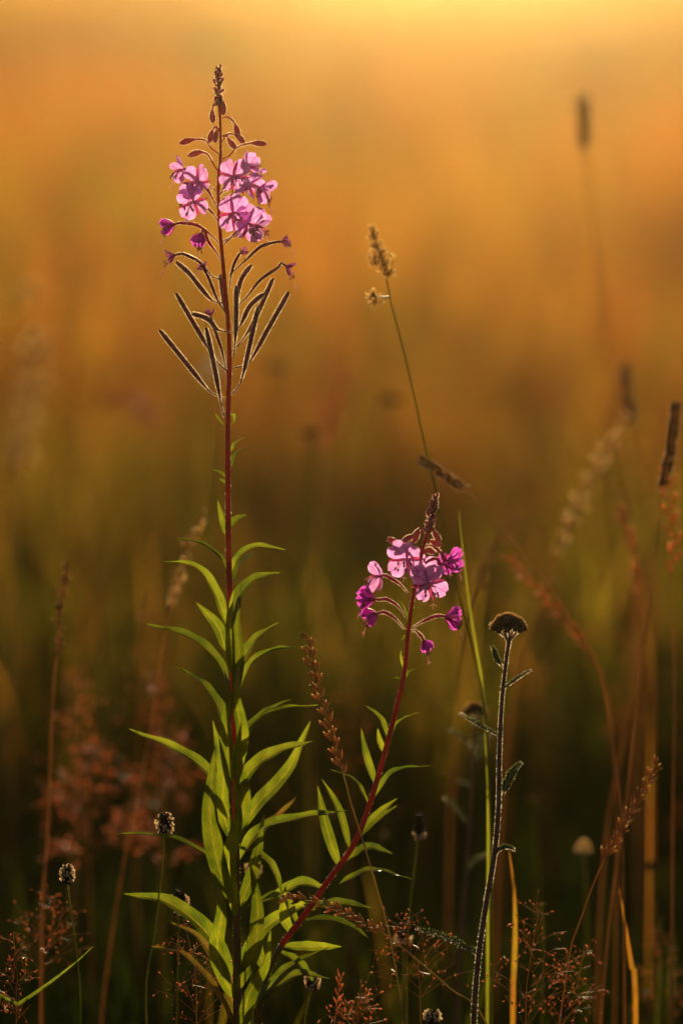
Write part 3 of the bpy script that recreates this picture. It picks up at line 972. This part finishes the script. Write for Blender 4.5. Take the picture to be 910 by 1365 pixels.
yarrow('dark dry yarrow head on a hairy brown stem with feathery leaves, in sharp focus',
       [(678, 852), (673, 890), (668, 940), (665, 1010), (664, 1075), (659, 1135), (646, 1215), (637, 1280), (631, 1365)], (677, 834), 23,
       [([(669, 888), (661, 878), (657, 866), (655, 861)], 10), ([(671, 917), (684, 908), (697, 899), (708, 893)], 8), ([(664, 980), (650, 973), (630, 962), (612, 950)], 9),
        ([(670, 1060), (674, 1048), (682, 1032), (695, 1016)], 15), ([(659, 1140), (666, 1132), (676, 1130), (686, 1133)], 10), ([(640, 1275), (622, 1264), (590, 1250), (553, 1237)], 15),
        ([(676, 850), (668, 845), (660, 838), (652, 831)], 6)], .0, True, -.004)
yarrow('blurred yarrow head with upswept grey leaves just behind the sharp yarrow',
       [(632, 965), (630, 1000), (627, 1060), (624, 1120), (618, 1200), (612, 1280), (608, 1365)], (633, 948), 16,
       [([(627, 995), (618, 985), (605, 976), (596, 973)], 9), ([(629, 1000), (640, 985), (655, 978)], 8), ([(630, 1018), (638, 1005), (650, 990)], 10), ([(625, 1045), (618, 1042), (610, 1040)], 8),
        ([(622, 1095), (612, 1085), (600, 1070), (588, 1062)], 9), ([(623, 1160), (635, 1145), (650, 1138)], 9)], .24, False, -.01)


# ------------------------------------------------------------------ plantain
def plantain(label, stem, head, w_, h_, d, ring=True, petals=0.0):
    """ribwort plantain: leafless stalk, dark egg-shaped spike, pale anthers round it"""
    pts = path_px(stem, d)
    g = Vector((pts[-1].x + random.uniform(-.01, .01), pts[-1].y + random.uniform(0, .02), -.01))
    root = thing('plantain', label, 'wildflower', (g.x, g.y, 0))
    pp = spline(pts + [pts[-1].lerp(g, .5), g], 40)
    mb = MB()
    rad = lerp_list([.0007, .0009, .0011], 41)
    tube(mb, pp, rad, 6, 0)
    fuzz(mb, pp, rad, 60, .0003, .00007)
    mb.build('stalk', ['culm_green', 'fuzz'], root)
    s = PXM(d)
    c = at(head[0], head[1], d)
    a, b = w_ * s / 2, h_ * s / 2
    mb = MB()
    rows = 9
    for i in range(rows):
        v = (i + .5) / rows
        z = -b + 2 * b * v
        r = a * .82 * math.sqrt(max(.03, 1 - ((v - .42) / .6) ** 2))
        n = max(3, int(2 * math.pi * r / .0018))
        for k in range(n):
            an = 2 * math.pi * (k + .5 * (i % 2)) / n
            dr = Vector((math.cos(an), math.sin(an), .5 + v))
            add_spikelet(mb, c + Vector((math.cos(an) * r * .55, math.sin(an) * r * .55, z - .0012)), dr, .0034, 1.2, 0)
    tube(mb, [c + Vector((0, 0, -b)), c + Vector((0, 0, 0)), c + Vector((0, 0, b * .8))], [a * .4, a * .62, a * .25], 8, 0)
    mb.build('seed_spike', ['plant_head'], root)
    if ring:
        mb = MB()
        zc, sp = ring if isinstance(ring, tuple) else (0.0, .9)
        for k in range(70):
            an = random.random() * 6.283
            v = zc + random.uniform(-sp, sp)
            r = a * (.82 * math.sqrt(max(.05, 1 - min(.95, abs(v)) ** 2))) + random.uniform(.0004, .0022)
            p = c + Vector((math.cos(an) * r, math.sin(an) * r, v * b))
            q = c + Vector((math.cos(an) * a * .5, math.sin(an) * a * .5, v * b - .0006))
            tube(mb, [q, p], .00009, 3, 0, False)
            add_ball(mb, p, .0008, 0, 1.3)
        mb.build('anther_ring', ['anther_pale'], root)['kind'] = 'stuff'
    return root


plantain('plantain with a bright ring of pale anthers above a drooping willowherb leaf', [(219, 1112), (216, 1170), (206, 1250), (195, 1330)], (220, 1098), 25, 30, .02, (0.0, .9))
plantain('small round dark plantain head on a thin arching stalk beside the bent green blade', [(91, 1178), (96, 1220), (104, 1280), (108, 1365)], (90, 1165), 18, 26, .01, (.1, .9))
plantain('brown fluffy plantain head against the lowest broad willowherb leaf', [(238, 1214), (238, 1260), (236, 1365)], (239, 1200), 24, 30, .05, (-.4, .8))
plantain('pointed plantain head skirted with pale anthers between short willowherb and yarrow', [(557, 1117), (552, 1160), (546, 1210), (542, 1290)], (559, 1100), 20, 36, .10, (-.8, .25))
plantain('dark plantain seed head low in the shade by the dry spiked grass tip', [(415, 1319), (409, 1345), (405, 1380)], (416, 1308), 19, 24, .03, (-.1, .9))
plantain('dark plantain head half hidden behind the willowherb leaves', [(338, 1172), (338, 1240), (336, 1330)], (338, 1158), 19, 28, .09, (-.2, .6))
plantain('faded brown plantain head behind the arching dry grass spike', [(538, 1262), (537, 1310), (536, 1365)], (537, 1250), 22, 24, .12, (-.4, .5))
plantain('pale topped plantain head peeping up at the foot of the yarrow', [(575, 1371), (575, 1400)], (576, 1357), 24, 22, .02, (.4, .5))


# ------------------------------------------------------------------ grasses
def culm(root, pts, r0, r1, material, n=44, name='culm'):
    pp = spline(pts, n)
    mb = MB()
    tube(mb, pp, lerp_list([r0, r1], n + 1), 6, 0)
    mb.build(name, [material], root)
    return pp


SPK = {}


def spk_mesh(material):
    if material not in SPK:
        out_ = []
        for q in range(3):
            mb = MB()
            for i in range(6):
                t = i / 5
                sd = 1 if i % 2 else -1
                add_spikelet(mb, Vector((sd * .05, 0, t * .45)), Vector((sd * random.uniform(.15, .35), random.uniform(-.12, .12), 1)), random.uniform(.45, .6), 1.0, 0)
            if q:
                add_spikelet(mb, Vector((0, 0, .8)), Vector((random.uniform(-.3, .3), 0, 1)), .28, .2, 0)
            out_.append(mb.mesh('spikelet', [material]))
        SPK[material] = out_
    return SPK[material]


def grass(label, name, head, stem, d, kind, material='spk_brown', cmat='culm_straw', L=.009, w_=10, single=False, r=.0007, group=None, dx=0.0):
    """head: pixel path tip -> bottom of the seed head; stem: pixels further down to where it sinks into the meadow"""
    hp = path_px(head, d)
    sp = path_px(stem, d) if stem else []
    allp = hp + sp
    g = Vector((allp[-1].x + dx, allp[-1].y + .01, -.01))
    root = thing(name, label, 'grass stalk', (g.x, g.y, 0), group)
    allp = allp + [allp[-1].lerp(g, .5) + Vector((dx * .2, 0, 0)), g]
    culm(root, allp, r * .5, r * 1.15, cmat)
    n = 60
    hs = spline(hp, n)
    fr = frames(hs)
    s = PXM(d)
    tot = sum((hs[i + 1] - hs[i]).length for i in range(n))
    if kind == 'spike':                      # alternate spikelets, pressed to the stalk
        cnt = max(6, int(tot / (L * .52)))
        ms = spk_mesh(material)
        mb = MB()
        for k in range(cnt):
            f = (k + .3) / cnt * (n - 1)
            i = int(f)
            t = -fr[i][0]
            S = t.cross(Vector((random.uniform(-.25, .25), -1, 0))).normalized() * (1 if k % 2 else -1)
            dr = (t * 1.0 + S * random.uniform(.35, .6) + Vector((0, random.uniform(-.3, .3), 0))).normalized()
            if single:
                mw = Matrix.Translation(hs[i]) @ basis(dr, Vector((0, -1, 0))).to_4x4() @ Matrix.Scale(L * random.uniform(1.0, 1.35), 4)
                place('spikelet', random.choice(ms), root, mw)
            else:
                for q in range(4):
                    add_spikelet(mb, hs[i] + dr * L * .2 * q, dr + Vector((random.uniform(-.25, .25), random.uniform(-.25, .25), random.uniform(-.1, .2))), L * .55, .9)
        if not single:
            mb.build('seed_head', [material], root)
    elif kind == 'dense':                    # cylindrical head
        mb = MB()
        R0 = w_ * s / 2
        cnt = int(tot / .0011) * 5
        for k in range(cnt):
            v = random.random()
            i = int(v * (n - 1))
            t, a, b = fr[i]
            an = random.random() * 6.283
            o_ = a * math.cos(an) + b * math.sin(an)
            env = min(1, v * 6 + .35) * min(1, (1 - v) * 8 + .35)
            lump = .93 + .10 * math.sin(v * tot * 380 + math.cos(an) * 1.5)
            add_spikelet(mb, hs[i] + o_ * R0 * .25, (o_ * .8 - t * .8), R0 * 1.05 * env * lump, .8)
        fuzz(mb, hs, [R0 * .75 * min(1, i / n * 6 + .35) for i in range(n + 1)], 22, .0013, .0001, 1, .5)
        mb.build('seed_head', [material, 'fuzz'], root)
    elif kind == 'lumps':                    # cocksfoot: one-sided clumps
        for (cx, cy, cw, chh) in w_:
            mb = MB()
            c = at(cx, cy, d)
            # short branch from the stalk
            near = min(spline(allp, 80), key=lambda p: (p - c).length)
            tube(mb, [near, c], .0005, 4, 1)
            for k in range(int(26 + cw * chh * .25)):
                o_ = Vector((random.gauss(0, .42), random.gauss(0, .42), random.gauss(0, .42)))
                p = c + Vector((o_.x * cw * s, o_.y * cw * s, o_.z * chh * s))
                add_spikelet(mb, p, Vector((o_.x * 1.2 - .15, o_.y, 1 + o_.z)), L * random.uniform(.7, 1.2), 1.0)
            mb.build('seed_clump', [material, cmat], root)
    elif kind == 'loose':                    # narrow panicle with short drooping side branches
        mb = MB()
        cnt = int(tot / .0012)
        for k in range(cnt):
            v = random.random() ** .9
            i = int(v * (n - 1))
            t, a, b = fr[i]
            an = random.random() * 6.283
            o_ = a * math.cos(an) + b * math.sin(an)
            rr = w_ * s * .5 * (0.25 + .75 * math.sin(math.pi * min(1, .1 + v * .85))) * random.random()
            for q in range(2):
                add_spikelet(mb, hs[i] + o_ * rr - t * rr * .8, -t + o_ * random.uniform(.1, .6), L * random.uniform(.6, 1.2), .8)
        mb.build('seed_head', [material], root)
    return root


grass('dry purple-brown spiked grass leaning in front of the long willowherb leaf tips', 'rye_grass_stalk',
      [(411, 855), (419, 895), (432, 945), (448, 1000), (460, 1040)], [(468, 1072), (484, 1122), (505, 1195), (518, 1242), (530, 1310), (536, 1365)], -.03, 'spike', 'spk_brown', 'culm_straw', .0088, single=True, r=.0009)
grass('dark dry grass spike arching low between the short willowherb and the yarrow foot', 'rye_grass_stalk',
      [(384, 1198), (420, 1203), (455, 1213), (490, 1232), (520, 1250)], [(560, 1283), (600, 1318), (650, 1368)], -.035, 'spike', 'spk_brown', 'culm_straw', .0085, single=True, r=.0008, dx=.05)
grass('pale clumped cocksfoot grass on a slender stalk curving up between the two willowherbs', 'cocksfoot',
      [(498, 308), (505, 335), (514, 366)], [(518, 392), (532, 445), (548, 510), (562, 575), (577, 640), (592, 700), (612, 790), (630, 870), (645, 940), (652, 1060), (655, 1200), (655, 1365)], .10, 'lumps', 'spk_straw', 'culm_green', .0042,
      [(497, 316, 5, 16), (501, 330, 6, 14), (507, 342, 8, 14), (500, 352, 8, 12), (515, 353, 9, 14), (519, 365, 6, 8), (497, 396, 8, 7), (502, 406, 7, 7)], r=.0011)
grass('short brown timothy head drooping from a long reddish stalk just above the short willowherb', 'timothy',
      [(558, 611), (575, 622), (598, 638), (622, 653)], [(648, 680), (690, 730), (728, 775), (765, 835), (795, 885), (808, 940), (818, 1000), (828, 1090), (830, 1200), (832, 1365)], .15, 'dense', 'spk_dark', 'culm_red', .004, 18, r=.001)
grass('sharp russet grass spike leaning over the airy bent grass', 'rye_grass_stalk',
      [(872, 1022), (858, 1050), (838, 1085), (818, 1120), (800, 1155)], [(786, 1190), (770, 1235), (760, 1265), (745, 1365)], .06, 'spike', 'spk_brown', 'culm_red', .0085, single=True, r=.0008, dx=-.02)
grass('brown knobbly grass head standing upright above a chain of rusty spikelets', 'timothy',
      [(900, 536), (897, 560), (893, 600), (887, 630), (882, 660)], [(878, 700), (868, 790), (855, 870), (846, 950), (835, 1060), (815, 1200), (800, 1365)], .17, 'dense', 'spk_dark', 'culm_red', .004, 20, r=.0009)
grass('chain of rusty brown spikelets hanging straight below the upright knobbly head', 'rye_grass_stalk',
      [(890, 640), (893, 680), (896, 730), (894, 780)], [(897, 850), (898, 950), (896, 1100), (894, 1365)], .20, 'spike', 'spk_red', 'culm_red', .0135, r=.0009)
grass('blurred tall timothy head alone high against the bright haze', 'timothy',
      [(776, 128), (777, 155), (778, 180), (777, 204)], [(784, 250), (791, 310), (799, 380), (808, 450), (818, 520), (830, 620), (845, 760), (850, 950), (850, 1200)], .75, 'dense', 'spk_dark', 'culm_red', .004, 20, r=.0017)
grass('blurred dark timothy head beside the leaning feathery stalk', 'timothy',
      [(832, 485), (834, 512), (838, 540), (845, 565)], [(855, 640), (862, 720), (866, 820), (868, 1000), (868, 1200)], .62, 'dense', 'spk_dark', 'culm_red', .004, 19, r=.0013)
grass('blurred feathery straw stalk leaning up to the dark blurred timothy head', 'fog_grass_stalk',
      [(832, 564), (805, 605), (782, 650), (755, 705), (735, 755)], [(715, 810), (690, 900), (670, 1050), (660, 1250)], .50, 'loose', 'spk_straw', 'culm_red', .0085, 24, r=.0014)
grass('faint russet plume leaning over the green grass blade', 'fog_grass_stalk',
      [(686, 690), (668, 715), (648, 745), (632, 790)], [(622, 840), (612, 930), (600, 1100), (596, 1300)], .55, 'loose', 'spk_brown', 'culm_red', .0085, 24, r=.0012)
grass('beaded russet grass spike slanting down to meet the timothy stalk', 'rye_grass_stalk',
      [(682, 748), (700, 768), (725, 793), (760, 835), (790, 872)], [(805, 910), (815, 980), (822, 1080), (820, 1250)], .28, 'spike', 'spk_red', 'culm_red', .0100, r=.001)
grass('blurred reddish grass head leaning between timothy stalk and upright knobbly head', 'fog_grass_stalk',
      [(828, 680), (836, 715), (846, 755), (852, 800)], [(856, 850), (846, 910), (833, 960), (826, 1010), (812, 1080), (800, 1200), (795, 1350)], .34, 'loose', 'spk_red', 'culm_red', .006, 14, r=.0012)
grass('brown narrow grass head on a straight orange stalk behind the small round plantain', 'fog_grass_stalk',
      [(88, 750), (84, 785), (80, 820), (80, 850), (74, 885)], [(70, 950), (67, 1030), (64, 1110), (57, 1210), (55, 1365)], .20, 'loose', 'spk_brown', 'culm_red', .0055, 14, r=.0014)
grass('blurred pale grass plume leaning behind the upper leaves of the tall willowherb', 'fog_grass_stalk',
      [(272, 682), (258, 715), (243, 755), (232, 795), (224, 825)], [(215, 880), (203, 960), (185, 1060), (160, 1180), (135, 1365)], .27, 'loose', 'spk_straw', 'culm_red', .0055, 15, r=.0011)
grass('very blurred drooping orange grass head arching behind the tall willowherb seed pods', 'fog_grass_stalk',
      [(203, 556), (185, 540), (158, 530), (125, 532)], [(104, 560), (110, 640), (130, 760), (140, 900)], 1.25, 'loose', 'spk_red', 'culm_straw', .014, 34, r=.002)
grass('very blurred pale grass plume sweeping down beneath a very blurred pale bloom', 'fog_grass_stalk',
      [(52, 450), (44, 500), (35, 560), (22, 640)], [(16, 720), (14, 800), (12, 1000)], 1.15, 'loose', 'spk_straw', 'culm_straw', .014, 42, r=.002)
grass('blurred orange grass plume beside the round dark daisy heads', 'fog_grass_stalk',
      [(462, 498), (448, 530), (438, 565), (435, 605)], [(428, 660), (420, 760), (414, 900)], .85, 'loose', 'spk_red', 'culm_straw', .0095, 22, r=.0013)
grass('slender dry grass tip in the shade beside the low dark plantain', 'rye_grass_stalk',
      [(453, 1301), (451, 1325), (447, 1355)], [(445, 1385)], .0, 'spike', 'spk_red', 'culm_red', .007, r=.0006)


# airy bent grass: branching panicles with tiny glinting spikelets
def bent(label, base_px, top_px, spread, d, n, seed, mats=('culm_red', 'spk_red'), big=1.0):
    random.seed(seed)
    b = at(*base_px, d)
    t_ = at(*top_px, d)
    g = Vector((b.x, b.y, 0))
    root = thing('bent_grass_stalk', label, 'grass stalk', g)
    mb = MB()
    pp = spline([Vector((g.x, g.y, -.01)), b, b.lerp(t_, .5) + Vector((random.uniform(-.004, .004), 0, 0)), t_], 30)
    tube(mb, pp, lerp_list([.0007, .0005, .0002], 31), 4)
    mb.build('culm', [mats[0]], root)
    s = PXM(d)
    H = (t_ - b).length
    axis = (t_ - b).normalized()
    nb = 0
    lev = 9
    for k in range(lev):
        f = k / lev
        p0 = b.lerp(t_, f)
        for q in range(3 if k < 7 else 2):
            mb = MB()
            a = random.random() * 6.283
            Lb = spread * s * (1 - f) ** .8 * random.uniform(.55, 1.1) + .004
            dr = (Vector((math.cos(a), math.sin(a) * .7, 0)) + axis * random.uniform(.35, .9)).normalized()
            e = p0 + dr * Lb
            bp = spline([p0, p0.lerp(e, .5) + Vector((0, 0, .1 * Lb)), e], 6)
            tube(mb, bp, .00014, 3, 0, False)
            for m_ in range(max(4, int(n * (1 - f) / 20))):
                u = random.uniform(.35, 1)
                c = p0 + dr * Lb * u
                o_ = Vector((random.gauss(0, 1), random.gauss(0, 1), random.gauss(0, 1))).normalized() * random.uniform(.002, .012)
                tube(mb, [c, c + o_], .00010, 3, 0, False)
                add_spikelet(mb, c + o_, o_ + Vector((0, 0, random.uniform(-.004, .004))), random.uniform(.0022, .0036) * big, 1.3, 1)
            mb.build('panicle_branch', list(mats), root)
    random.seed(seed + 1)


bent('airy russet bent grass glinting beside the golden blade near the yarrow foot', (700, 1372), (720, 1203), 95, .02, 150, 21)
bent('smaller airy russet bent grass leaning behind the golden blade', (745, 1372), (778, 1262), 60, .05, 90, 22)
bent('thin bent grass with sparse glinting seeds below the ring-headed plantain', (262, 1365), (245, 1225), 70, .0, 80, 23)
bent('blurred bent grass with red seeds beside the small round plantain', (55, 1300), (75, 1190), 85, .12, 80, 24)
bent('low bent grass between the two dry grass spikes', (560, 1330), (540, 1215), 90, .03, 70, 25)
bent('low dark bent grass under the bent green blade', (22, 1365), (18, 1245), 45, .02, 60, 26)
bent('sparse bent grass low down beside the slender dry grass tip', (470, 1385), (478, 1325), 40, -.02, 50, 27)
bent('blurred russet bent grass crowding behind the orange-stalked grass', (120, 1150), (105, 900), 90, .42, 260, 28, big=1.7)
bent('blurred russet bent grass right behind the leaves of the tall willowherb', (215, 1160), (200, 880), 95, .45, 300, 29, big=1.7)
bent('blurred bent grass in the shade beyond the orange tipped blade', (890, 1365), (880, 1230), 60, .25, 70, 30)


# single grass blades
def blade(label, pix, d, width, material, roll=75, group=None):
    pts = path_px(pix, d)
    g = Vector((pts[-1].x, pts[-1].y, -.01))
    pts = pts + [g]
    mb = MB()
    ribbon(mb, pts, width * PXM(d), Vector((.3, -math.sin(R(roll)), math.cos(R(roll)))), lambda v: min(1, .12 + v * 4) * (1 - .3 * v), .25, 0, 24)
    o = mb.build('grass_blade', [material])
    o['label'] = label
    o['category'] = 'grass blade'
    if group:
        o['group'] = group
    return o


blade('upright green grass blade rising behind the short willowherb flowers', [(611, 680), (617, 740), (624, 800), (634, 862), (643, 920), (648, 1000), (650, 1120)], .11, 4.5, 'culm_green')
blade('golden blade standing straight between the yarrow foot and airy bent grass', [(678, 1135), (684, 1180), (686, 1240), (684, 1300), (683, 1340)], .12, 8, 'blade_gold')
blade('orange tipped blade standing alone in the shade beyond the russet spike', [(824, 1180), (832, 1230), (840, 1285), (846, 1340)], .12, 8, 'blade_gold')
blade('blurred yellow blade upright below the knobbly grass head', [(868, 845), (868, 900), (867, 965), (866, 1040)], .45, 4, 'blade_gold')
blade('bent green grass blade crossing the stalk of the small round plantain', [(124, 1262), (100, 1284), (60, 1315), (20, 1342), (-10, 1362)], .0, 7, 'blade_green', 40)
blade('blurred slim green blade in the grass beside the orange tipped blade', [(880, 1225), (878, 1290), (876, 1365)], .3, 5, 'blade_green')


# round dark spent daisy heads and pale blooms, far out of focus
def daisy(label, c_px, wd, d, stalk, material, pale=False):
    c = at(c_px[0], c_px[1], d)
    s = PXM(d)
    pts = [c] + path_px(stalk, d)
    g = Vector((pts[-1].x, pts[-1].y, -.01))
    root = thing('wildflower', label, 'wildflower', (g.x, g.y, 0))
    culm(root, pts + [g], .0011, .0016, 'culm_green', 30, 'stalk')
    mb = MB()
    r = wd * s / 2
    for k in range(90):
        a = k * 2.39996
        q = math.sqrt((k + .5) / 90)
        n = Vector((math.cos(a) * q, math.sin(a) * q, .75 - .5 * q))
        add_spikelet(mb, c + Vector((math.cos(a) * q * r * .6, math.sin(a) * q * r * .6, r * (1.1 if pale else .2) * (1 - q * q))), n, r * .5, .9)
    mb.build('flower_head', [material], root)


daisy('blurred dark round seed head low beside the orange plume', (414, 580), 30, .80, [(413, 640), (408, 720), (404, 850)], 'plant_head')
daisy('blurred dark round seed head by the cocksfoot stalk', (520, 536), 34, .95, [(520, 590), (518, 680), (516, 800)], 'plant_head')
daisy('very blurred dark seed head behind the upper stem of the tall willowherb', (366, 492), 34, 1.25, [(364, 540), (358, 640), (355, 760)], 'plant_head')
daisy('blurred white bloom glowing behind the lowest seed pods', (284, 502), 34, 1.0, [(284, 560), (282, 660), (280, 800)], 'pale_flower', True)
daisy('very blurred pale bloom above the sweeping pale plume', (38, 402), 36, 1.5, [(44, 470), (50, 580), (52, 700)], 'spk_straw', True)
daisy('blurred pale pink clover bloom low beside the russet spike', (777, 1136), 24, .35, [(780, 1180), (782, 1250), (784, 1340)], 'spk_straw', True)
daisy('blurred dark seed head low beyond the orange tipped blade', (868, 1158), 30, .38, [(872, 1200), (876, 1260), (878, 1340)], 'plant_head')
daisy('small yellow bloom glinting above the airy bent grass', (722, 1206), 10, .16, [(724, 1240), (724, 1300), (722, 1365)], 'blade_gold')
daisy('blurred yellow glint shaped as a bloom, a soft disc beside the sharp yarrow stem', (710, 1066), 16, .55, [(713, 1120), (716, 1200), (716, 1300)], 'blade_gold')  # out-of-focus glint modelled as a gold-coloured flower head


# ------------------------------------------------------------------ the golden evening haze
def build_haze():
    m, N, L = mat('golden_haze')
    o = N.new('ShaderNodeOutputMaterial')
    v = N.new('ShaderNodeVolumePrincipled')
    v.inputs['Color'].default_value = (*HAZE_COLOR, 1)
    v.inputs['Density'].default_value = HAZE_DENSITY
    v.inputs['Anisotropy'].default_value = HAZE_G
    L.new(v.outputs[0], o.inputs['Volume'])
    x0, x1, y0, y1, z0, z1 = -520, 520, -70, 820, -1.2, 6.2
    mb = MB()
    vs = [Vector((x, y, z)) for z in (z0, z1) for y in (y0, y1) for x in (x0, x1)]
    mb.add(vs, [(0, 2, 3, 1), (4, 5, 7, 6), (0, 1, 5, 4), (2, 6, 7, 3), (0, 4, 6, 2), (1, 3, 7, 5)])
    h = mb.build('haze', [m])
    h['kind'] = 'stuff'
    h['label'] = 'golden evening haze over the meadow'


build_haze()
